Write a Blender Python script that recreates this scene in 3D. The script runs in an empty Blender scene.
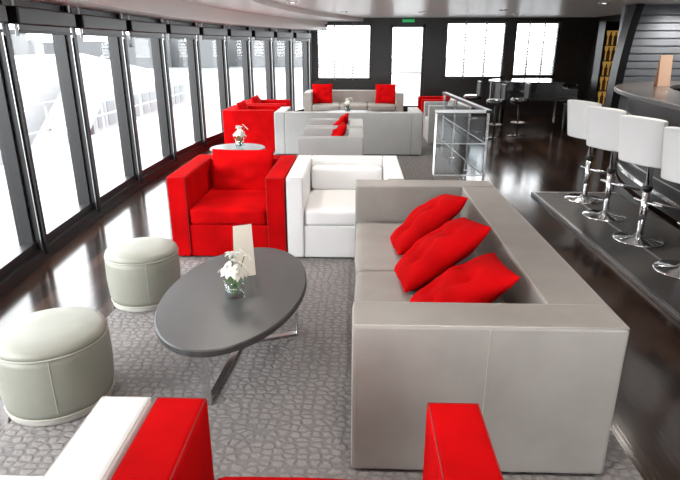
import bpy, bmesh, math, random
from mathutils import Vector, Matrix, noise
random.seed(4)
S=1.1
scene=bpy.context.scene
col=scene.collection
R=math.radians

# ------------------------------------------------------------ materials
def mat(name,base,rough=.5,metal=0,spec=.5,emis=None,estr=0,coat=0,bump=0,bscale=200,var=0,sheen=0):
    m=bpy.data.materials.new(name); m.use_nodes=True
    nt=m.node_tree; b=nt.nodes['Principled BSDF']
    b.inputs['Base Color'].default_value=(*base,1)
    b.inputs['Roughness'].default_value=rough
    b.inputs['Metallic'].default_value=metal
    b.inputs['Specular IOR Level'].default_value=spec
    b.inputs['Coat Weight'].default_value=coat
    b.inputs['Sheen Weight'].default_value=sheen
    if emis: b.inputs['Emission Color'].default_value=(*emis,1); b.inputs['Emission Strength'].default_value=estr
    if bump or var:
        tc=nt.nodes.new('ShaderNodeTexCoord')
        n=nt.nodes.new('ShaderNodeTexNoise'); n.inputs['Scale'].default_value=bscale; n.inputs['Detail'].default_value=3
        nt.links.new(tc.outputs['Object'],n.inputs['Vector'])
        if bump:
            bp=nt.nodes.new('ShaderNodeBump'); bp.inputs['Strength'].default_value=bump; bp.inputs['Distance'].default_value=.004
            nt.links.new(n.outputs['Fac'],bp.inputs['Height']); nt.links.new(bp.outputs['Normal'],b.inputs['Normal'])
        if var:
            n2=nt.nodes.new('ShaderNodeTexNoise'); n2.inputs['Scale'].default_value=5
            nt.links.new(tc.outputs['Object'],n2.inputs['Vector'])
            cr=nt.nodes.new('ShaderNodeValToRGB')
            cr.color_ramp.elements[0].position=.3; cr.color_ramp.elements[1].position=.7
            cr.color_ramp.elements[0].color=(*[c*(1-var) for c in base],1)
            cr.color_ramp.elements[1].color=(*[min(1,c*(1+var)) for c in base],1)
            nt.links.new(n2.outputs['Fac'],cr.inputs['Fac']); nt.links.new(cr.outputs['Color'],b.inputs['Base Color'])
    return m
GREY=mat('leather_greige',(.285,.268,.247),.5,bump=.25,bscale=120,var=.08)
GREY2=mat('leather_pale_grey',(.38,.385,.38),.5,bump=.2,bscale=120,var=.04)
OTT=mat('leather_ottoman',(.25,.255,.215),.45,bump=.25,bscale=120,var=.06)
OTTP=mat('ottoman_piping',(.37,.37,.32),.5)
WEAVE=mat('woven_plinth',(.42,.41,.38),.8,bump=.8,bscale=90,var=.1)
PIPE=mat('piping',(.39,.37,.345),.5)
PIPEW=mat('piping_white',(.58,.58,.57),.5)
RED=mat('red_fabric',(.44,.0025,.0035),.95,spec=.03,bump=.4,bscale=400,var=.18)
REDP=mat('red_seam',(.28,.004,.004),.8)
WHITE=mat('white_leather',(.74,.74,.74),.45,bump=.1,bscale=120)
CHROME=mat('chrome',(.75,.75,.76),.12,metal=1)
STEEL=mat('brushed_steel',(.5,.5,.5),.3,metal=1)
BLACK=mat('black_frame',(.007,.007,.008),.35)
DARKW=mat('dark_wood_panel',(.012,.0095,.009),.35,var=.3)
TTOP=mat('table_laminate',(.07,.072,.073),.35,var=.06,bump=.1)
TEDGE=mat('table_edge',(.05,.05,.052),.4)
PAPER=mat('menu_paper',(.68,.64,.54),.6)
PAPER2=mat('menu_paper_peach',(.75,.50,.36),.6)
PETAL=mat('petal',(.85,.85,.79),.5)
STEM=mat('stem',(.08,.2,.04),.5)
CEIL=mat('ceiling_white',(.95,.93,.90),.3)
COUNTER=mat('counter_stone',(.15,.132,.122),.25,var=.1)
LAMP=mat('lamp_emit',(1,1,1),.5,emis=(1,.93,.82),estr=12)
WARM=mat('warm_shelf_light',(.5,.3,.1),.5,emis=(1,.55,.12),estr=.25)
PIANO=mat('piano_black',(.008,.008,.009),.12,coat=.6)
SLAT=mat('bar_slat',(.21,.23,.26),.4,var=.1)
RAILM=mat('railing_grey',(.16,.16,.165),.5)
RAILO=mat('railing_white',(.24,.24,.245),.5)
DECK=mat('outside_deck',(.16,.162,.165),.8,var=.1,bscale=3)
QUAY=mat('quay_concrete',(.14,.14,.14),.9,var=.12)
SHIPW=mat('terminal_white',(.18,.18,.185),.6,var=.05)
TGLASS=mat('terminal_glazing',(.10,.11,.115),.3)
SEA=mat('sea',(.10,.11,.115),.5)
CITY=mat('city',(.09,.093,.097),.9,var=.25)
EXIT=mat('exit_green',(.02,.4,.1),.5,emis=(.03,.5,.13),estr=.5)
KEY=mat('piano_keys',(.8,.8,.78),.3)
MATR=mat('bar_platform',(.062,.058,.056),.4,var=.1)

def glassmat(name,gl=.06,tint=(1,1,1)):
    m=bpy.data.materials.new(name); m.use_nodes=True; nt=m.node_tree; nt.nodes.clear()
    o=nt.nodes.new('ShaderNodeOutputMaterial'); mx=nt.nodes.new('ShaderNodeMixShader')
    t=nt.nodes.new('ShaderNodeBsdfTransparent'); t.inputs[0].default_value=(*tint,1)
    g=nt.nodes.new('ShaderNodeBsdfGlossy'); g.inputs['Roughness'].default_value=.02
    mx.inputs[0].default_value=gl
    nt.links.new(t.outputs[0],mx.inputs[1]); nt.links.new(g.outputs[0],mx.inputs[2]); nt.links.new(mx.outputs[0],o.inputs[0])
    return m
PANE=glassmat('window_glass',.04)
GLASS=glassmat('clear_glass',.10,(.93,.96,.96))
SMOKE=glassmat('smoked_glass',.05,(.80,.82,.83))

def floor_mat():
    m=bpy.data.materials.new('dark_plank_floor'); m.use_nodes=True; nt=m.node_tree; b=nt.nodes['Principled BSDF']
    tc=nt.nodes.new('ShaderNodeTexCoord'); mp=nt.nodes.new('ShaderNodeMapping'); mp.inputs['Rotation'].default_value=(0,0,R(90))
    nt.links.new(tc.outputs['Object'],mp.inputs[0])
    br=nt.nodes.new('ShaderNodeTexBrick'); br.inputs['Scale'].default_value=1
    br.inputs['Brick Width'].default_value=1.1; br.inputs['Row Height'].default_value=.11; br.inputs['Mortar Size'].default_value=.0025
    br.inputs['Color1'].default_value=(.009,.005,.004,1); br.inputs['Color2'].default_value=(.052,.029,.020,1); br.inputs['Mortar'].default_value=(.004,.003,.002,1)
    nt.links.new(mp.outputs[0],br.inputs['Vector'])
    mp2=nt.nodes.new('ShaderNodeMapping'); mp2.inputs['Scale'].default_value=(30,1.5,1); nt.links.new(tc.outputs['Object'],mp2.inputs[0])
    n=nt.nodes.new('ShaderNodeTexNoise'); n.inputs['Scale'].default_value=2; n.inputs['Detail'].default_value=4; nt.links.new(mp2.outputs[0],n.inputs['Vector'])
    mx=nt.nodes.new('ShaderNodeMix'); mx.data_type='RGBA'; mx.blend_type='MULTIPLY'; mx.inputs[0].default_value=.7
    nt.links.new(br.outputs['Color'],mx.inputs[6])
    cr=nt.nodes.new('ShaderNodeValToRGB'); cr.color_ramp.elements[0].color=(.4,.4,.4,1); cr.color_ramp.elements[1].color=(1.5,1.5,1.5,1)
    nt.links.new(n.outputs['Fac'],cr.inputs[0]); nt.links.new(cr.outputs[0],mx.inputs[7]); nt.links.new(mx.outputs[2],b.inputs['Base Color'])
    b.inputs['Roughness'].default_value=.14; b.inputs['Specular IOR Level'].default_value=.45
    bp=nt.nodes.new('ShaderNodeBump'); bp.inputs['Strength'].default_value=.2; bp.inputs['Distance'].default_value=.002
    nt.links.new(n.outputs['Fac'],bp.inputs['Height']); nt.links.new(bp.outputs[0],b.inputs['Normal'])
    return m
def carpet_mat():
    m=bpy.data.materials.new('pebble_carpet'); m.use_nodes=True; nt=m.node_tree; b=nt.nodes['Principled BSDF']
    tc=nt.nodes.new('ShaderNodeTexCoord'); mp=nt.nodes.new('ShaderNodeMapping'); mp.inputs['Scale'].default_value=(1,1.3,1); nt.links.new(tc.outputs['Object'],mp.inputs[0])
    nz=nt.nodes.new('ShaderNodeTexNoise'); nz.inputs['Scale'].default_value=14; nt.links.new(mp.outputs[0],nz.inputs['Vector'])
    va=nt.nodes.new('ShaderNodeMix'); va.data_type='RGBA'; va.inputs[0].default_value=.03
    nt.links.new(mp.outputs[0],va.inputs[6]); nt.links.new(nz.outputs['Color'],va.inputs[7])
    SC=21
    v=nt.nodes.new('ShaderNodeTexVoronoi'); v.feature='DISTANCE_TO_EDGE'; v.inputs['Scale'].default_value=SC; v.inputs['Randomness'].default_value=.6
    v1=nt.nodes.new('ShaderNodeTexVoronoi'); v1.feature='F1'; v1.inputs['Scale'].default_value=SC; v1.inputs['Randomness'].default_value=.6
    nt.links.new(va.outputs[2],v.inputs['Vector']); nt.links.new(va.outputs[2],v1.inputs['Vector'])
    mr=nt.nodes.new('ShaderNodeMapRange'); mr.interpolation_type='SMOOTHSTEP'; mr.inputs['From Min'].default_value=.0; mr.inputs['From Max'].default_value=.28
    nt.links.new(v.outputs['Distance'],mr.inputs['Value'])
    mr2=nt.nodes.new('ShaderNodeMapRange'); mr2.interpolation_type='SMOOTHSTEP'; mr2.inputs['From Min'].default_value=.68; mr2.inputs['From Max'].default_value=.35
    nt.links.new(v1.outputs['Distance'],mr2.inputs['Value'])
    mu=nt.nodes.new('ShaderNodeMath'); mu.operation='MULTIPLY'; nt.links.new(mr.outputs[0],mu.inputs[0]); nt.links.new(mr2.outputs[0],mu.inputs[1])
    cr=nt.nodes.new('ShaderNodeValToRGB'); cr.color_ramp.elements[0].position=.0; cr.color_ramp.elements[1].position=.9
    cr.color_ramp.elements[0].color=(.185,.176,.173,1); cr.color_ramp.elements[1].color=(.248,.234,.229,1)
    nt.links.new(mu.outputs[0],cr.inputs[0])
    n=nt.nodes.new('ShaderNodeTexNoise'); n.inputs['Scale'].default_value=120; nt.links.new(tc.outputs['Object'],n.inputs['Vector'])
    mx=nt.nodes.new('ShaderNodeMix'); mx.data_type='RGBA'; mx.blend_type='OVERLAY'; mx.inputs[0].default_value=.3
    nt.links.new(cr.outputs[0],mx.inputs[6]); nt.links.new(n.outputs['Fac'],mx.inputs[7]); nt.links.new(mx.outputs[2],b.inputs['Base Color'])
    b.inputs['Roughness'].default_value=.95; b.inputs['Specular IOR Level'].default_value=.1
    bp=nt.nodes.new('ShaderNodeBump'); bp.inputs['Strength'].default_value=.5; bp.inputs['Distance'].default_value=.008
    nt.links.new(mu.outputs[0],bp.inputs['Height']); nt.links.new(bp.outputs[0],b.inputs['Normal'])
    return m
FLOOR=floor_mat(); CARPET=carpet_mat()

# ------------------------------------------------------------ helpers
def empty(name,loc=(0,0,0),rz=0):
    e=bpy.data.objects.new(name,None); e.location=loc; e.rotation_euler=(0,0,rz); e.empty_display_size=.1
    col.objects.link(e); return e
def obj(name,bm,mats,parent=None,loc=(0,0,0),rot=(0,0,0),smooth=False,bevel=0,seg=3):
    me=bpy.data.meshes.new(name); bm.to_mesh(me); bm.free()
    if not isinstance(mats,(list,tuple)): mats=[mats]
    for m in mats: me.materials.append(m)
    o=bpy.data.objects.new(name,me); o.location=loc; o.rotation_euler=rot
    col.objects.link(o)
    if parent: o.parent=parent
    if bevel:
        b=o.modifiers.new('bevel','BEVEL'); b.width=bevel; b.segments=seg; b.harden_normals=True; b.limit_method='ANGLE'; smooth=True
    if smooth:
        for p in me.polygons: p.use_smooth=True
    return o
def box(name,lo,hi,m,parent=None,bevel=0,seg=3,rot=(0,0,0)):
    lo=Vector(lo);hi=Vector(hi);c=(lo+hi)/2;s=hi-lo
    bm=bmesh.new(); bmesh.ops.create_cube(bm,size=1); bmesh.ops.scale(bm,vec=s,verts=bm.verts)
    return obj(name,bm,m,parent,c,rot,bevel=bevel,seg=seg)
def addbox(bm,lo,hi,mi=0,M=None):
    lo=Vector(lo);hi=Vector(hi);c=(lo+hi)/2;s=hi-lo
    r=bmesh.ops.create_cube(bm,size=1); vs=r['verts']
    bmesh.ops.scale(bm,vec=s,verts=vs); bmesh.ops.translate(bm,vec=c,verts=vs)
    if M: bmesh.ops.transform(bm,matrix=M,verts=vs)
    for f in {f for v in vs for f in v.link_faces}: f.material_index=mi
def lathe(name,prof,m,parent=None,loc=(0,0,0),n=48,closed=False):
    bm=bmesh.new(); rings=[]
    for r,z in prof:
        rings.append([bm.verts.new((r*math.cos(2*math.pi*i/n),r*math.sin(2*math.pi*i/n),z)) for i in range(n)])
    for a,b in zip(rings,rings[1:]):
        for i in range(n): bm.faces.new((a[i],a[(i+1)%n],b[(i+1)%n],b[i]))
    if not closed:
        bm.faces.new(list(reversed(rings[0]))); bm.faces.new(rings[-1])
    o=obj(name,bm,m,parent,loc)
    for p in o.data.polygons: p.use_smooth=len(p.vertices)==4
    return o
def tube(name,pts,r,m,parent=None,cyclic=False,bezier=False):
    cu=bpy.data.curves.new(name,'CURVE'); cu.dimensions='3D'; cu.bevel_depth=r; cu.bevel_resolution=3
    s=cu.splines.new('POLY'); s.points.add(len(pts)-1)
    for i,p in enumerate(pts): s.points[i].co=(*p,1)
    s.use_cyclic_u=cyclic; s.use_smooth=True; cu.use_fill_caps=True
    cu.materials.append(m)
    o=bpy.data.objects.new(name,cu); col.objects.link(o)
    if parent: o.parent=parent
    return o
def rpath(pts,r,cyclic=False,k=5):
    out=[];n=len(pts)
    for i,p in enumerate(pts):
        p=Vector(p)
        if not cyclic and i in(0,n-1): out.append(p);continue
        a=Vector(pts[i-1]);b=Vector(pts[(i+1)%n]); da=(a-p).normalized();db=(b-p).normalized()
        p0=p+da*r;p1=p+db*r
        for j in range(k+1):
            t=j/k; out.append(p0*(1-t)**2+p*2*t*(1-t)+p1*t*t)
    return out
def puffbox(name,lo,hi,m,parent,r=.03,puff=.012,n=12,seed=0,dim=None):
    lo=Vector(lo);hi=Vector(hi);c=(lo+hi)/2;h=(hi-lo)/2
    bm=bmesh.new(); bmesh.ops.create_cube(bm,size=2); bmesh.ops.subdivide_edges(bm,edges=bm.edges,cuts=n,use_grid_fill=True)
    for v in bm.verts:
        p=Vector([math.copysign(abs(x)**.7,x) for x in v.co])
        q=Vector([p[i]*h[i] for i in range(3)])
        cl=Vector([max(-h[i]+r,min(h[i]-r,q[i])) for i in range(3)])
        d=q-cl
        if d.length>1e-6: q=cl+d.normalized()*r
        for i in range(3):
            j,k=(i+1)%3,(i+2)%3
            if abs(p[i])>.98: q[i]+=math.copysign(puff*(1-p[j]**2)*(1-p[k]**2),p[i])
        nz=noise.noise(q*9+Vector((seed,0,0)))*.004
        q+=q.normalized()*nz
        v.co=q
    return obj(name,bm,m,parent,c,smooth=True)
def pillow(name,w,h,t,m,parent,loc,rot,seed=0,tuft=True,n=28):
    bm=bmesh.new(); 
    btn=[(-.38,-.38),(.38,-.38),(-.38,.38),(.38,.38)] if tuft else []
    def mk(sgn):
        g=[]
        for i in range(n+1):
            row=[]
            for j in range(n+1):
                u=-1+2*i/n; v=-1+2*j/n
                u=math.sin(u*math.pi/2); v=math.sin(v*math.pi/2)
                th=t/2*((1-u*u)*(1-v*v))**.42
                for (a,b) in btn: th-=t*.2*math.exp(-((u-a)**2+(v-b)**2)/.02)
                if tuft:
                    for (a,b,dx,dy) in ((-.38,0,1,0),(.38,0,1,0),(0,-.38,0,1),(0,.38,0,1)):
                        th-=t*.06*math.exp(-(((u-a)*dx)**2+((v-b)*dy)**2)/.008)*(1-u*u)*(1-v*v)
                th+=noise.noise(Vector((u*2.2+seed,v*2.2,sgn)))*.018*(1-u*u)*(1-v*v)*2
                th=max(th,0.002) if abs(u)<.999 and abs(v)<.999 else 0
                x=u*w/2*(1-.05*(1-v*v)); y=v*h/2*(1-.05*(1-u*u))
                row.append(bm.verts.new((x,y,sgn*th)))
            g.append(row)
        for i in range(n):
            for j in range(n):
                f=(g[i][j],g[i+1][j],g[i+1][j+1],g[i][j+1])
                bm.faces.new(f if sgn>0 else f[::-1])
    mk(1);mk(-1); bmesh.ops.remove_doubles(bm,verts=bm.verts,dist=.0005)
    for (a,b) in btn:
        for s in(1,-1):
            bmesh.ops.create_uvsphere(bm,u_segments=10,v_segments=6,radius=.010,matrix=Matrix.Translation((a*w/2*.95,b*h/2*.95,s*t*.2))@Matrix.Diagonal((1,1,.5,1)))
    return obj(name,bm,m,parent,loc,rot,smooth=True)

def piping_rect(name,x0,x1,y0,y1,z,m,parent,r=.0035):
    return tube(name,[(x0,y0,z),(x1,y0,z),(x1,y1,z),(x0,y1,z)],r,m,parent,cyclic=True)

# chair / sofa, faces local -Y, origin at floor centre
def lounge(name,loc,rz,w,d,m,pm,h=.65,arm=.13,back=.17,seats=1,seatz=.40):
    e=empty(name,loc,rz)
    x0,x1,y0,y1=-w/2,w/2,-d/2,d/2
    b=.018
    box('plinth',(x0+.04,y0+.05,0),(x1-.04,y1-.04,.05),BLACK,e)
    G=.010
    box('arm_left',(x0,y0,G),(x0+arm,y1,h),m,e,b)
    box('arm_right',(x1-arm,y0,G),(x1,y1,h),m,e,b)
    box('back',(x0+arm-.004,y1-back,G),(x1-arm+.004,y1,h-.001),m,e,b)
    box('base',(x0+arm-.003,y0+.012,G),(x1-arm+.003,y1-back+.01,seatz-.13),m,e,.012)
    n=seats; iw=(x1-x0-2*arm)/n
    for i in range(n):
        puffbox('seat_cushion_%d'%(i+1),(x0+arm+i*iw+.003,y0+.012,seatz-.135),(x0+arm+(i+1)*iw-.003,y1-back+.005,seatz),m,e,r=.03,puff=.010,seed=i*3+loc[0])
    r=.003
    for k,(a,c) in enumerate(((x0,x0+arm),(x1-arm,x1))):
        piping_rect('piping_arm_%d'%(k+1),a+b*.35,c-b*.35,y0+b*.35,y1-b*.35,h-b*.25,pm,e,r)
        for sx in (a+b*.3,c-b*.3):
            tube('piping_front_%d'%(k+1),[(sx,y0+b*.3,.04),(sx,y0+b*.3,h-b*.3)],r,pm,e)
    tube('piping_back_in',[(x0+arm,y1-back+b*.3,h-b*.3),(x1-arm,y1-back+b*.3,h-b*.3)],r,pm,e)
    tube('piping_back_out',[(x0+.01,y1-b*.3,h-b*.3),(x1-.01,y1-b*.3,h-b*.3)],r,pm,e)
    return e

# ------------------------------------------------------------ room shell
def wx(y):
    if y>7: return -2.66+.0298*(y-7)**2
    y=max(y,3.0); return -2.66+.0155*(7-y)**2
YF=14.0; YB=-3.0; XR=5.4; CH=2.2
ys=[YB+ (YF-YB)*i/60 for i in range(61)]
def slab(name,z0,z1,m,off=-.25,xr=XR+.2,xin=None):
    bm=bmesh.new()
    outer=[(wx(y)+off,y) for y in ys]
    inner=[((xr if xin is None else wx(y)+xin),y) for y in ys]
    for i in range(60):
        for z in (z0,z1):
            q=[(*outer[i],z),(*inner[i],z),(*inner[i+1],z),(*outer[i+1],z)]
            vs=[bm.verts.new(p) for p in q]; 
            bm.faces.new(vs if z==z1 else vs[::-1])
        for e_ in (outer,inner):
            bm.faces.new([bm.verts.new(p) for p in ((*e_[i],z0),(*e_[i+1],z0),(*e_[i+1],z1),(*e_[i],z1))])
    for i in (0,60):
        bm.faces.new([bm.verts.new(p) for p in ((*outer[i],z0),(*inner[i],z0),(*inner[i],z1),(*outer[i],z1))])
    bmesh.ops.remove_doubles(bm,verts=bm.verts,dist=.0005); bmesh.ops.recalc_face_normals(bm,faces=bm.faces)
    return obj(name,bm,m)
slab('floor',-.12,0,FLOOR)
slab('ceiling',CH,CH+.12,CEIL)
slab('trim_1',1.92,CH-.001,CEIL,off=-.1,xin=.45)
slab('trim_40',2.12,CH-.001,CEIL,off=.4,xin=1.3)
slab('baseboard_left',0.0,.09,BLACK,off=-.08,xin=.08)

mull=[-3.0,-1.7,-.45,.75,1.85,2.95,4.05,5.2,6.45,7.75,9.0,10.15,11.2,12.2,13.1,13.95]
for i,y in enumerate(mull):
    dy=.01; ang=math.atan2(wx(y+dy)-wx(y-dy),2*dy)
    bm=bmesh.new()
    addbox(bm,(-.09,-.045,0.0),(.07,.045,1.92),0)
    addbox(bm,(.07,-.018,0.05),(.10,.018,1.9),0)
    addbox(bm,(.071,-.042,0.09),(.078,-.03,1.9),1)
    addbox(bm,(.071,.03,0.09),(.078,.042,1.9),1)
    o=obj('trim_%d'%(i+2),bm,[BLACK,STEEL],None,(wx(y),y,0),(0,0,-ang))
    if i<len(mull)-1:
        y2=mull[i+1]; a=Vector((wx(y),y,0)); b=Vector((wx(y2),y2,0)); L=(b-a).length
        e=empty('window_%d'%(i+1),(a+b)/2,math.atan2(b.y-a.y,b.x-a.x))
        h=L/2-.04
        box('rail_bottom',(-h,-.04,.0901),(h,.04,.16),BLACK,e)
        box('rail_top',(-h,-.04,1.83),(h,.04,1.918),BLACK,e)
        box('jamb_1',(-h,-.03,.16),(-h+.035,.03,1.83),BLACK,e)
        box('jamb_2',(h-.035,-.03,.16),(h,.03,1.83),BLACK,e)
        box('pane',(-h+.03,-.004,.15),(h-.03,.004,1.84),PANE,e)
        c=empty('roller_blind',(a+b)/2,math.atan2(b.y-a.y,b.x-a.x))
        box('cassette',(-h+.04,-.15,1.74),(h-.04,-.045,1.86),BLACK,c,.012)
        box('hem_bar',(-h+.08,-.12,1.68),(h-.08,-.10,1.70),BLACK,c,.004)
        box('fabric_roll',(-h+.1,-.113,1.70),(h-.1,-.107,1.75),BLACK,c)
        for s in(-1,1): 
            tube('bracket_%d'%s,[(s*(h-.06),-.11,1.66),(s*(h-.06),-.11,1.92)],.012,STEEL,c)

def wall_open(name,y0,y1,x0,x1,z0,z1,ops,m):
    bm=bmesh.new(); xs=x0
    for (a,b,s,t) in sorted(ops):
        if a>xs: addbox(bm,(xs,y0,z0),(a,y1,z1))
        if s>z0: addbox(bm,(a,y0,z0),(b,y1,s))
        if t<z1: addbox(bm,(a,y0,t),(b,y1,z1))
        xs=b
    addbox(bm,(xs,y0,z0),(x1,y1,z1))
    return obj(name,bm,m)
fo=[(-1.02,.30,.80,2.08),(.72,1.56,.0,2.06),(2.02,3.44,.84,2.12),(3.62,4.66,.88,2.12)]
wall_open('wall_far',YF,YF+.15,-1.35,XR+.2,0,CH,fo,DARKW)
k=len(mull)
for j,(a,b,s,t) in enumerate(fo):
    if j==1:
        e=empty('door_1',(0,YF+.07,0))
        box('stile_1',(a,-.04,0.01),(a+.07,.04,t),BLACK,e); box('stile_2',(b-.07,-.04,0.01),(b,.04,t),BLACK,e)
        box('rail_1',(a,-.04,0.01),(b,.04,.2),BLACK,e); box('rail_2',(a,-.04,t-.07),(b,.04,t),BLACK,e)
        box('rail_3',(a,-.04,.95),(b,.04,.99),STEEL,e); box('pane',(a+.05,-.005,.1),(b-.05,.005,t-.05),PANE,e)
        tube('handle',[(b-.12,-.06,.85),(b-.12,-.06,1.15)],.012,CHROME,e)
        continue
    e=empty('window_%d'%k,(0,YF+.07,0)); k+=1
    for nm,l,h_ in (('frame_l',(a,-.05,s),(a+.05,.05,t)),('frame_r',(b-.05,-.05,s),(b,.05,t)),('frame_b',(a,-.05,s),(b,.05,s+.05)),('frame_t',(a,-.05,t-.05),(b,.05,t))):
        box(nm,l,h_,BLACK,e)
    for q in (1,2):
        xm=a+(b-a)*q/3; box('mullion_%d'%q,(xm-.012,-.05,s),(xm+.012,.05,t),STEEL,e)
    box('pane',(a+.04,-.005,s+.04),(b-.04,.005,t-.04),PANE,e)
    bm=bmesh.new(); z=s+.08
    while z<t-.06:
        addbox(bm,(a+.06,-.125,z),(b-.06,-.09,z+.012)); z+=.07
    addbox(bm,(a+.06,-.13,t-.06),(b-.06,-.085,t-.02))
    for q in (.15,.5,.85):
        xm=a+(b-a)*q; addbox(bm,(xm-.004,-.11,s+.05),(xm+.004,-.105,t-.03))
    o=obj('venetian_blind',bm,[RAILM],None,(0,YF+.0,0))
box('exit_sign',(1.0,YF-.05,2.10),(1.28,YF-.005,2.16),EXIT,None,.006)
box('wall_right',(XR,YB,0),(XR+.15,YF,CH),DARKW)
bo=[(-2.2,.2,.4,2.05),(.6,3.0,.4,2.05),(3.3,5.1,.4,2.05)]
wall_open('wall_back',YB-.15,YB,-2.6,XR+.2,0,CH,bo,CEIL)
for (a,b,s,t) in bo:
    e=empty('window_%d'%k,(0,YB-.07,0)); k+=1
    for nm,l,h_ in (('frame_l',(a,-.05,s),(a+.05,.05,t)),('frame_r',(b-.05,-.05,s),(b,.05,t)),('frame_b',(a,-.05,s),(b,.05,s+.05)),('frame_t',(a,-.05,t-.05),(b,.05,t))):
        box(nm,l,h_,BLACK,e)
    box('pane',(a+.04,-.005,s+.04),(b-.04,.005,t-.04),PANE,e)

DL=((2.6,11.0),(3.2,12.4),(1.2,11.6),(-.3,11.5),(2.6,7.5),(.3,7.5),(-1.0,9),(0.2,4.5),(2.4,4.5),(-1.2,4.5),(.2,1.2),(2.4,1.2),(-1.2,1.2),(3.7,9.3),(4.4,7.0),(4.9,9.2))  # last few, around the bar, are added to brighten the slat panel
for (x,y) in DL:
    e=empty('ceiling_downlight',(x,y,CH))
    lathe('bezel',[(.055,-.002),(.075,-.012),(.085,-.004),(.085,0)],CHROME,e,n=24)
    lathe('lens',[(.05,-.006),(.05,-.0025)],LAMP,e,n=20)

# ------------------------------------------------------------ outside
box('outside_deck',(-6.4,-8,-.6),(-2.95,24,-.45),DECK)
box('outside_deck',(-2.9,14.4,-.6),(8,24,-.45),DECK)
box('sea',(-400,-300,-9.2),(400,500,-9),SEA)
box('quay',(-60,-60,-8.99),(-9,160,-6.5),QUAY)
e=empty('terminal_building',(-30,30,-6.49))
bm=bmesh.new()
for (y0,y1,h0) in ((-30,-8,5.5),(-7,14,6.8),(15,50,5.0)):
    v=[bm.verts.new(p) for p in ((-8,y0,0),(6,y0,0),(6,y1,0),(-8,y1,0),(-8,y0,h0+2),(6,y0,h0-1.2),(6,y1,h0-1.2),(-8,y1,h0+2))]
    for f in ((0,3,2,1),(4,5,6,7),(0,1,5,4),(1,2,6,5),(2,3,7,6),(3,0,4,7)): bm.faces.new([v[i] for i in f])
obj('halls',bm,SHIPW,e)
bm=bmesh.new()
for i in range(34):
    y=-29+i*2.3; addbox(bm,(6.0,y,.8),(6.05,y+1.7,3.0))
obj('glazing',bm,TGLASS,e)
e=empty('gangway',(-9.5,15,-6.4),R(8))
bm=bmesh.new()
M=Matrix.Translation((0,0,3.4))@Matrix.Rotation(R(24),4,'X')
addbox(bm,(-.8,-8,-.1),(.8,8,.1),0,M)
for s in(-.8,.8):
    addbox(bm,(s-.03,-8,.05),(s+.03,8,1.08),0,M)
obj('ramp',bm,RAILO,e)
bm=bmesh.new(); addbox(bm,(-.7,-6.2,-.05),(-.5,-6,.6)); addbox(bm,(.5,-6.2,-.05),(.7,-6,.6)); addbox(bm,(-.7,5,-.05),(-.5,5.2,5.5)); addbox(bm,(.5,5,-.05),(.7,5.2,5.5))
obj('supports',bm,RAILM,e)
bm=bmesh.new()
for i in range(70):
    a=R(95+ i*1.4+random.random()); d=300+random.random()*30; w=8+random.random()*16; h=4+random.random()*12
    addbox(bm,(-w/2,-4,-8.9),(w/2,4,h-4),0,Matrix.Translation((d*math.cos(a),d*math.sin(a),0))@Matrix.Rotation(a-R(90),4,'Z'))
obj('city_skyline',bm,CITY)
bm=bmesh.new()
for i in range(13):
    y=-6+i*2.4; addbox(bm,(-6.02,y-.02,-.45),(-5.98,y+.02,.55))
for z in (.55,.05): addbox(bm,(-6.02,-6,z-.015),(-5.98,24,z+.015))
obj('deck_railing',bm,RAILO)

# ------------------------------------------------------------ carpets
def carpet(x0,x1,y0,y1): box('carpet',(x0,y0,.0005),(x1,y1,.012),CARPET,None,.003,1)
carpet(-1.54,1.12,-.2,5.05)
carpet(-1.80,1.30,6.0,12.0)
CZ=.0125
# ------------------------------------------------------------ main sofa
ya,yb=1.78,4.06
L=yb-ya
sx0,sx1=-.015,.965
e=lounge('sofa',((sx0+sx1)/2,(ya+yb)/2,CZ),R(-90),L,sx1-sx0,GREY,PIPE,h=.650,arm=.20,back=.235,seats=2,seatz=.40)
tube('seam_panel',[(L/2+.001,.0,.04),(L/2+.001,.0,.637)],.002,PIPE,e)
tube('seam_side',[(.0,(sx1-sx0)/2+.001,.04),(.0,(sx1-sx0)/2+.001,.637)],.002,PIPE,e)
def scatter(x,y,z,w,h,rx,ry,rz,seed):
    return pillow('cushion',w,h,.18,RED,None,(x,y,z),(rx,ry,rz),seed)
scatter(.42,3.34,.555,.52,.50,R(-16),R(-38),R(14),1)
scatter(.43,2.82,.555,.53,.50,R(-14),R(-36),R(12),2)
scatter(.46,2.37,.515,.53,.48,R(-10),R(-34),R(4),3)

# ------------------------------------------------------------ armchairs
def chair(x0,x1,y0,y1,rz,m,pm,name='armchair',backp=True,h=.638,**k):
    w=x1-x0;d=y1-y0
    if abs(math.cos(rz))<.5: w,d=d,w
    e=lounge(name,((x0+x1)/2,(y0+y1)/2,CZ),rz,w,d,m,pm,h=h,**k)
    if backp:
        ww=w-2*k.get('arm',.13)-.02
        if ww<.9:
            pillow('back_cushion',min(ww,.54),.42,.15,m,e,(0,d/2-.17-.09,.535),(R(74),0,0),seed=x0,tuft=False)
    return e
chair(-1.445,-.55,4.09,5.02,0,RED,REDP,h=.65,arm=.145)
e=chair(-.54,.35,4.09,5.02,0,WHITE,PIPEW,backp=False,h=.65)
puffbox('back_cushion',(-.30,.16,.40),(.30,.29,.60),WHITE,e,r=.03,puff=.01)
chair(-.57,.35,.48,1.35,R(180),RED,REDP,backp=False,seatz=.385,h=.64,arm=.15)
chair(-1.47,-.58,.48,1.35,R(180),WHITE,PIPEW,backp=False,seatz=.37,h=.64,arm=.15)
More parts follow.
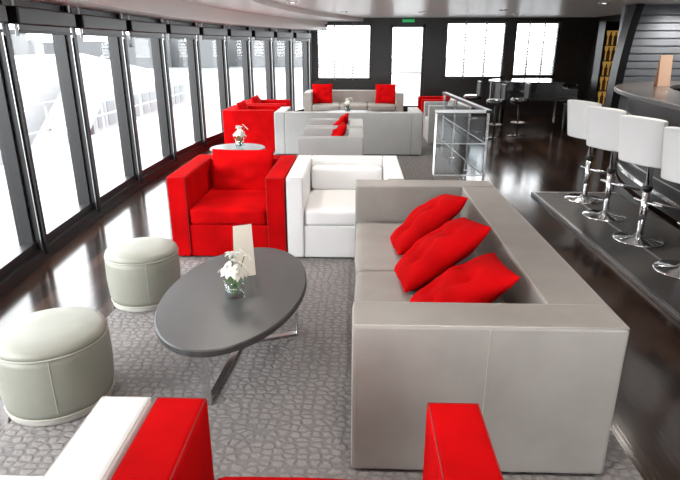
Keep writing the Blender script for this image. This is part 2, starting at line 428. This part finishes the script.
# group 2
chair(-.66,.06,6.12,6.92,R(-90),GREY2,PIPE,backp=False,arm=.11)
chair(-.66,.06,6.98,7.78,R(-90),GREY2,PIPE,backp=False,arm=.11)
pillow('cushion',.36,.36,.13,RED,None,(-.24,6.5,.60),(0,R(-58),R(5)),5)
pillow('cushion',.36,.36,.13,RED,None,(-.24,7.38,.60),(0,R(-58),R(-5)),6)
lounge('sofa',(-.15,8.9,CZ),R(180),2.22,.85,GREY2,PIPE,h=.638,arm=.16,seats=3)
chair(-2.1,-1.3,8.75,9.6,R(90),RED,REDP)
chair(-2.05,-1.25,9.75,10.6,R(90),RED,REDP)
chair(1.17,1.85,9.5,10.3,R(-90),GREY2,PIPE)
chair(1.17,1.9,10.6,11.4,R(-90),RED,REDP)
lounge('sofa',(-.1,12.55,0),0,2.1,.9,GREY,PIPE,h=.65,arm=.16,seats=3)
pillow('cushion',.44,.44,.14,RED,None,(-.78,12.5,.60),(R(68),0,R(5)),7)
pillow('cushion',.44,.44,.14,RED,None,(.58,12.5,.60),(R(68),0,R(-5)),8)

# ------------------------------------------------------------ ottomans
def ottoman(x,y,r,h):
    e=empty('ottoman',(x,y,CZ))
    lathe('plinth',[(r*.93,0),(r*.95,.004),(r*.95,.04),(r*.93,.042)],WEAVE,e)
    lathe('body',[(r*.90,.03),(r*.955,.036),(r*.985,.07),(r*1.015,.18),(r*1.005,h-.07),(r*.99,h-.036)],OTT,e)
    lathe('top',[(r*.985,h-.036),(r*1.0,h-.022),(r*.975,h-.006),(r*.88,h+.004),(r*.5,h+.010),(r*.2,h+.012)],OTT,e)
    for z,rr in ((h-.034,r*1.0),(.036,r*.965)):
        tube('piping_%d'%int(z*100),[(rr*math.cos(2*math.pi*i/48),rr*math.sin(2*math.pi*i/48),z) for i in range(48)],.004,OTTP,e,cyclic=True)
    for a in range(4):
        t=R(45+90*a-20); tube('seam_%d'%(a+1),[(r*.98*math.cos(t),r*.98*math.sin(t),.06),(r*1.017*math.cos(t),r*1.017*math.sin(t),.18),(r*1.006*math.cos(t),r*1.006*math.sin(t),h-.07),(r*.99*math.cos(t),r*.99*math.sin(t),h-.035)],.002,OTTP,e)
ottoman(-1.385,3.34,.224,.36)
ottoman(-1.40,2.24,.243,.365)

# ------------------------------------------------------------ coffee table
def coffee(x,y,a,b,rz,z=.40,name='coffee_table'):
    e=empty(name,(x,y,CZ),rz); z-=CZ
    bm=bmesh.new(); n=96
    prof=[(-.05,-.038),(-.003,-.034),(0,-.030),(0,-.006),(-.006,0)]
    rings=[[bm.verts.new(((a+o)*math.cos(2*math.pi*i/n),(b+o)*math.sin(2*math.pi*i/n),z+q)) for i in range(n)] for o,q in prof]
    for k_,(p,q) in enumerate(zip(rings,rings[1:])):
        for i in range(n):
            f=bm.faces.new((p[i],p[(i+1)%n],q[(i+1)%n],q[i])); f.material_index=1
    bm.faces.new(rings[-1]); bm.faces.new(rings[0][::-1])
    obj('top',bm,[TTOP,TEDGE],e)
    return e
def flatloop(parent,p0,p1,ztop,name):
    p0=Vector((*p0,0));p1=Vector((*p1,0)); d=(p1-p0); L=d.length; ang=math.atan2(d.y,d.x)
    bm=bmesh.new(); t=.012;w=.035
    addbox(bm,(-L/2,-w/2,0),(L/2,w/2,t)); addbox(bm,(-L/2,-w/2,ztop-t),(L/2,w/2,ztop))
    addbox(bm,(-L/2,-w/2,t),(-L/2+t,w/2,ztop-t)); addbox(bm,(L/2-t,-w/2,t),(L/2,w/2,ztop-t))
    obj(name,bm,CHROME,parent,(p0+p1)/2,(0,0,ang),bevel=.002,seg=1)
e=coffee(-.625,2.66,.355,.635,R(-4))
flatloop(e,(-.03,-.47),(-.03,.5),.352,'leg_frame_1')
flatloop(e,(-.27,-.0),(.27,.25),.351,'leg_frame_2')
def round_table(x,y,r,cz=0):
    e=empty('side_table',(x,y,cz))
    lathe('top',[(r-.03,.385),(r,.39),(r,.415),(r-.005,.42)],TTOP,e,n=64)
    lathe('stem',[(.03,.012),(.03,.386)],CHROME,e,n=20)
    lathe('foot',[(.2,0),(.2,.008),(.03,.016)],CHROME,e,n=40)
round_table(-1.45,6.70,.33,CZ)
e=coffee(-.15,10.8,.55,.36,0)
flatloop(e,(-.3,-.1),(.3,.1),.352,'leg_frame_1'); flatloop(e,(-.3,.1),(.3,-.1),.351,'leg_frame_2')

def flowers(x,y,z,s=1,name='flower_vase'):
    e=empty(name,(x,y,z)); r=.05*s;h=.10*s
    lathe('glass',[(r*.9,0),(r,.004),(r,h),(r*.94,h),(r*.94,.012),(.001,.011)],GLASS,e,n=32,closed=True)
    lathe('water',[(r*.93,.013),(r*.93,h*.6)],GLASS,e,n=24)
    rnd=random.Random(7)
    bm=bmesh.new(); bs=bmesh.new()
    for i in range(9):
        a=i*2.4; rr=.02+.06*rnd.random()
        P=Vector((rr*math.cos(a)*s,rr*math.sin(a)*s,h+(.02+.10*rnd.random())*s))
        ax=Vector((math.cos(a)*.7,math.sin(a)*.7,.7)).normalized()
        q=ax.to_track_quat('Z','Y').to_matrix().to_4x4()
        M=Matrix.Translation(P)@q
        for p in range(6):
            A=2*math.pi*p/6+i; lp=(.038+.010*(p%2))*s; N=6; pr=None
            for t in range(N+1):
                u=t/N; wd=.011*s*math.sin(math.pi*min(1,u*.92+.06))**.7
                rad=lp*u; zz=.022*s*u-.02*s*u*u*1.3+.008*s
                cpt=Vector((rad*math.cos(A),rad*math.sin(A),zz)); sd=Vector((-math.sin(A),math.cos(A),0))*wd
                row=[bm.verts.new(M@(cpt-sd+Vector((0,0,.004*s)))),bm.verts.new(M@cpt),bm.verts.new(M@(cpt+sd+Vector((0,0,.004*s))))]
                if pr:
                    bm.faces.new((pr[0],pr[1],row[1],row[0])); bm.faces.new((pr[1],pr[2],row[2],row[1]))
                pr=row
        B=Vector((rr*.3*math.cos(a+2)*s,rr*.3*math.sin(a+2)*s,.02)); dirv=(P-B); 
        Ms=Matrix.Translation((P+B)/2)@dirv.to_track_quat('Z','Y').to_matrix().to_4x4()
        bmesh.ops.create_cone(bs,cap_ends=True,segments=6,radius1=.003*s,radius2=.0025*s,depth=dirv.length,matrix=Ms)
    for i in range(5):
        A=i*1.3; pr=None
        for t in range(7):
            u=t/6; wd=.009*s*math.sin(math.pi*min(1,u*.9+.08)); rad=.01+.065*s*u
            cpt=Vector((rad*math.cos(A),rad*math.sin(A),h*.8+.06*s*u-.05*s*u*u)); sd=Vector((-math.sin(A),math.cos(A),0))*wd
            row=[bs.verts.new(cpt-sd),bs.verts.new(cpt+sd)]
            if pr: bs.faces.new((pr[0],pr[1],row[1],row[0]))
            pr=row
    o=obj('blossoms',bm,PETAL,e,smooth=True); sm=o.modifiers.new('s','SOLIDIFY'); sm.thickness=.0012
    obj('stems',bs,STEM,e)
    return e
flowers(-.61,2.55,.4005)
flowers(-1.42,6.70,.433,1.1)
flowers(-.2,10.8,.4005,1.1)
def menu_card(x,y,z,rz,w=.10,h=.26,name='menu_card',m=PAPER):
    bm=bmesh.new(); d=.045
    for s in(-1,1):
        v=[bm.verts.new(p) for p in ((-w/2,s*d,0),(w/2,s*d,0),(w/2,s*.002,h),(-w/2,s*.002,h))]
        bm.faces.new(v)
    o=obj(name,bm,m,None,(x,y,z),(0,0,rz)); sm=o.modifiers.new('s','SOLIDIFY'); sm.thickness=.002
menu_card(-.62,2.86,.4015,R(25),h=.28)

# ------------------------------------------------------------ bar platform, bar, stools
e=empty('bar_platform',(0,0,0))
box('deck',(2.0,.2,.0),(2.9,6.2,.028),MATR,e)
box('edge_trim',(1.965,.2,.0),(2.0,6.2,.034),STEEL,e,.003,1)
box('edge_trim_end',(1.965,6.2,.0),(2.9,6.235,.034),STEEL,e,.003,1)
box('groove_trim',(2.34,.22,.0281),(2.36,6.18,.033),STEEL,e)
bpath=[(2.80,.2),(2.80,2.5),(2.80,4.0),(2.82,5.0),(2.90,6.0),(3.08,7.0),(3.38,7.8),(3.85,8.4),(4.5,8.7),(5.35,8.8)]
def smoothpath(p,k=3):
    for _ in range(k):
        q=[p[0]]
        for a,b in zip(p,p[1:]): q+= [(a[0]*.75+b[0]*.25,a[1]*.75+b[1]*.25),(a[0]*.25+b[0]*.75,a[1]*.25+b[1]*.75)]
        q.append(p[-1]); p=q
    return p
bp=smoothpath(bpath)
def strip(name,path,o0,o1,z0,z1,m,parent,bevel=0):
    bm=bmesh.new(); nn=len(path); A=[];B=[]
    for i,(x,y) in enumerate(path):
        a=path[max(0,i-1)];b=path[min(nn-1,i+1)]; d=Vector((b[0]-a[0],b[1]-a[1])).normalized(); nrm=Vector((d.y,-d.x))
        A.append((x+nrm.x*o0,y+nrm.y*o0));B.append((x+nrm.x*o1,y+nrm.y*o1))
    vs=[[bm.verts.new((*P[i],z)) for i in range(nn)] for P,z in ((A,z0),(B,z0),(B,z1),(A,z1))]
    for i in range(nn-1):
        for k_ in range(4):
            p=vs[k_];q=vs[(k_+1)%4]; bm.faces.new((p[i],q[i],q[i+1],p[i+1]))
    bm.faces.new([v[0] for v in vs]); bm.faces.new([v[-1] for v in vs][::-1])
    bmesh.ops.recalc_face_normals(bm,faces=bm.faces)
    return obj(name,bm,m,parent,bevel=bevel,seg=2)
e=empty('bar_counter',(0,0,0))
strip('front_panel',bp,.18,.28,.03,1.04,DARKW,e)
strip('counter_top',bp,0,.62,1.045,1.10,COUNTER,e,.008)
strip('edge_band',bp,-.006,.01,1.055,1.09,TTOP,e)
for z in (.3,.55,.8): strip('panel_line_%d'%int(z*100),bp,.172,.181,z,z+.012,STEEL,e)
strip('foot_rail',bp,.08,.115,.2,.235,CHROME,e)
menu_card(3.90,7.6,1.1005,R(10),.17,.38,'drinks_menu',PAPER2)
e=empty('back_bar',(0,0,0))
box('panel',(4.15,9.6,.0),(5.39,9.7,CH-.005),SLAT,e)
for i in range(11):
    z=.9+i*.115; box('slat_%d'%i,(4.17,9.56,z),(5.38,9.6,z+.095),SLAT,e,.004,1)
bm=bmesh.new(); N=14; pr=None
for i in range(N+1):
    t=i/N; z=.0+t*(CH-.01); x=4.06+.16*t**3; 
    row=[bm.verts.new((x-.03,9.3,z)),bm.verts.new((x+.09,9.3,z)),bm.verts.new((x+.09,9.56,z)),bm.verts.new((x-.03,9.56,z))]
    if pr:
        for j in range(4): bm.faces.new((pr[j],pr[(j+1)%4],row[(j+1)%4],row[j]))
    else: bm.faces.new(row)
    pr=row
bm.faces.new(pr); bmesh.ops.recalc_face_normals(bm,faces=bm.faces)
obj('curved_column',bm,BLACK,None)
e=empty('bottle_cabinet',(4.74,11.2,0))
box('side_l',(-.26,-.15,0),(-.22,.15,2.0),BLACK,e); box('side_r',(.22,-.15,0),(.26,.15,2.0),BLACK,e)
box('backing',(-.22,.12,.5),(.22,.15,1.85),WARM,e); box('lower',(-.22,-.15,0),(.22,.15,.5),BLACK,e); box('crown',(-.22,-.15,1.85),(.22,.15,2.0),BLACK,e)
bb=bmesh.new()
for i in range(5):
    z=.5+i*.27; box('shelf_%d'%i,(-.22,-.14,z),(.22,.12,z+.015),BLACK,e)
    for j in range(5):
        x=-.18+j*.09; hh=.13+.05*random.random()
        bmesh.ops.create_cone(bb,cap_ends=True,segments=10,radius1=.03,radius2=.03,depth=hh,matrix=Matrix.Translation((x,-.03,z+.016+hh/2)))
        bmesh.ops.create_cone(bb,cap_ends=True,segments=8,radius1=.02,radius2=.009,depth=.07,matrix=Matrix.Translation((x,-.03,z+.016+hh+.035)))
obj('bottles',bb,mat('bottle_amber',(.12,.05,.02),.15),e)

def stool(x,y,rz,z0=.029):
    e=empty('bar_stool',(x,y,z0),rz)
    lathe('base',[(.2,0),(.205,.006),(.19,.014),(.05,.026),(.03,.05)],CHROME,e,n=48)
    lathe('pole',[(.03,.03),(.03,.45),(.023,.452),(.023,.66)],CHROME,e,n=24)
    lathe('gas_collar',[(.04,.43),(.04,.47)],BLACK,e,n=20)
    tube('footrest',rpath([(0,0,.33),(-.14,.02,.33),(-.14,.26,.27),(.14,.26,.27),(.14,.02,.33),(0,0,.33)],.04),.012,CHROME,e)
    box('seat_plate',(-.1,-.1,.655),(.1,.1,.67),BLACK,e)
    puffbox('seat',(-.21,-.17,.665),(.21,.24,.765),WHITE,e,r=.035,puff=.012,n=10)
    bm=bmesh.new(); N=20; Mz=8; F=[];B_=[]
    for i in range(N+1):
        u=-1+2*i/N; cf=[];cb=[]
        for j in range(Mz+1):
            v=j/Mz; z=.665+.38*v
            x_=u*.215; yb=-.19-.06*v+.05*abs(u)**3
            hz=z-(.015*abs(u)**4 if j==Mz else 0)
            cf.append(bm.verts.new((x_*.95,yb+.055,hz))); cb.append(bm.verts.new((x_,yb-.005,hz)))
        F.append(cf);B_.append(cb)
    for i in range(N):
        for j in range(Mz):
            bm.faces.new((F[i][j],F[i+1][j],F[i+1][j+1],F[i][j+1])); bm.faces.new((B_[i][j],B_[i][j+1],B_[i+1][j+1],B_[i+1][j]))
        bm.faces.new((F[i][Mz],F[i+1][Mz],B_[i+1][Mz],B_[i][Mz])); bm.faces.new((F[i][0],B_[i][0],B_[i+1][0],F[i+1][0]))
    for j in range(Mz):
        bm.faces.new((F[0][j],F[0][j+1],B_[0][j+1],B_[0][j])); bm.faces.new((F[N][j],B_[N][j],B_[N][j+1],F[N][j+1]))
    bmesh.ops.recalc_face_normals(bm,faces=bm.faces)
    obj('backrest',bm,WHITE,e,bevel=.014,seg=3)
for y in (2.5,3.22,3.90,4.60,5.3,5.93):
    stool(2.40 if y<5.8 else 2.44,y,R(-68))

# ------------------------------------------------------------ balustrade
e=empty('glass_balustrade',(0,0,0))
P=[(.90,6.62),(1.50,6.62),(1.37,9.2)]
for i,(x,y) in enumerate([(.90,6.62),(1.50,6.62),(1.455,7.5),(1.41,8.4),(1.37,9.2)]):
    zz=.013 if x<1.3 else 0
    box('post_%d'%(i+1),(x-.014,y-.014,zz),(x+.014,y+.014,.86),CHROME,e,.003,1)
    lathe('post_foot_%d'%(i+1),[(.04,zz),(.04,zz+.008),(.02,zz+.012)],CHROME,e,(x,y,0),n=20)
def beam(name,a,b,z,w,h,m):
    a=Vector(a);b=Vector(b);d=b-a; bm=bmesh.new(); addbox(bm,(-d.length/2-w/2,-w/2,0),(d.length/2+w/2,w/2,h))
    obj(name,bm,m,e,((a.x+b.x)/2,(a.y+b.y)/2,z),(0,0,math.atan2(d.y,d.x)),bevel=.004,seg=2)
for k_,(a,b) in enumerate(((P[0],P[1]),(P[1],P[2]))):
    beam('handrail_%d'%k_,a,b,.86,.07 if k_ else .03,.035,BLACK if k_ else STEEL)
    beam('midrail_%d'%k_,a,b,.5,.012,.012,STEEL); beam('lowrail_%d'%k_,a,b,.12,.016,.016,STEEL)
    beam('glass_%d'%k_,a,b,.14,.008,.68,SMOKE)

# ------------------------------------------------------------ grand piano + black stools
def piano(x,y,rz):
    e=empty('grand_piano',(x,y,0),rz)
    out=[(-.72,-.55),(.72,-.55),(.72,-.3),(.70,.15),(.55,.42),(.35,.62),(.22,.95),(.0,1.12),(-.35,1.15),(-.6,1.05),(-.72,.85)]
    core=out[2:]; sm=[out[0],out[1]]+smoothpath(core,2)
    def prism(name,pts,z0,z1,m):
        bm=bmesh.new(); a=[bm.verts.new((*p,z0)) for p in pts]; b=[bm.verts.new((*p,z1)) for p in pts]; n=len(pts)
        bm.faces.new(a[::-1]);bm.faces.new(b)
        for i in range(n): bm.faces.new((a[i],a[(i+1)%n],b[(i+1)%n],b[i]))
        bmesh.ops.recalc_face_normals(bm,faces=bm.faces)
        obj(name,bm,m,e,bevel=.006,seg=2)
    prism('case',[(p[0],max(p[1],-.3)) for p in sm],.58,.90,PIANO)
    prism('lid',[(p[0]*1.02,max(p[1],-.32)*1.01) for p in sm],.903,.925,PIANO)
    box('keybed',(-.72,-.58,.58),(.72,-.3,.66),PIANO,e,.005)
    box('cheek_l',(-.72,-.56,.66),(-.63,-.3,.82),PIANO,e); box('cheek_r',(.63,-.56,.66),(.72,-.3,.82),PIANO,e)
    box('keys',(-.62,-.55,.66),(.62,-.38,.685),KEY,e); box('fallboard',(-.62,-.38,.66),(.62,-.3,.86),PIANO,e)
    for i,(a,b) in enumerate(((-.6,-.4),(.6,-.4),(-.2,.85))):
        lathe('leg_%d'%(i+1),[(.03,.0),(.04,.05),(.045,.1),(.06,.5),(.07,.6)],PIANO,e,(a,b,0),n=20)
    box('lyre',(-.1,-.2,.1),(.1,-.16,.6),PIANO,e)
piano(3.85,11.9,R(70))
def bstool(x,y):
    e=empty('piano_bar_stool',(x,y,0))
    lathe('seat',[(.15,.60),(.17,.62),(.17,.67),(.14,.69)],PIANO,e,n=28)
    lathe('pole',[(.02,.02),(.02,.61)],BLACK,e,n=16)
    lathe('base',[(.17,0),(.17,.01),(.03,.025)],PIANO,e,n=32)
    tube('ring',[(.12*math.cos(2*math.pi*i/24),.12*math.sin(2*math.pi*i/24),.25) for i in range(24)],.008,STEEL,e,cyclic=True)
    tube('ring_bar',[(-.12,0,.25),(.12,0,.25)],.008,STEEL,e)
    box('backrest',(.1,-.15,.68),(.14,.15,.95),BLACK,e,.015)
bstool(2.45,10.3);bstool(2.2,11.2);bstool(2.95,10.6)

# ------------------------------------------------------------ scale everything to life size
for o in list(col.objects):
    if o.parent is None:
        o.location=o.location*S; o.scale=o.scale*S

# ------------------------------------------------------------ camera
cam=bpy.data.cameras.new('camera'); co=bpy.data.objects.new('camera',cam); col.objects.link(co)
co.location=(0,0,1.6*S); co.rotation_euler=(R(90-19.2),0,R(1.84)); cam.sensor_width=36; cam.lens=560/680*36; cam.clip_end=1000
scene.camera=co
# ------------------------------------------------------------ light
w=bpy.data.worlds.new('world'); scene.world=w; w.use_nodes=True
bg=w.node_tree.nodes['Background']; bg.inputs[0].default_value=(.95,.98,1,1); bg.inputs[1].default_value=8
sun=bpy.data.lights.new('sun','SUN'); sun.energy=3; sun.angle=R(20); so=bpy.data.objects.new('sun',sun); col.objects.link(so)
so.rotation_euler=(R(35),R(-50),0)
for i,(x,y) in enumerate(DL):
    l=bpy.data.lights.new('downlight_lamp','SPOT'); l.energy=70; l.spot_size=R(160); l.spot_blend=.8; l.shadow_soft_size=.12; l.color=(1,.93,.85)
    o=bpy.data.objects.new('downlight_lamp',l); o.location=(x*S,y*S,(CH-.06)*S); col.objects.link(o)
scene.view_settings.view_transform='Standard'
scene.view_settings.exposure=0.15
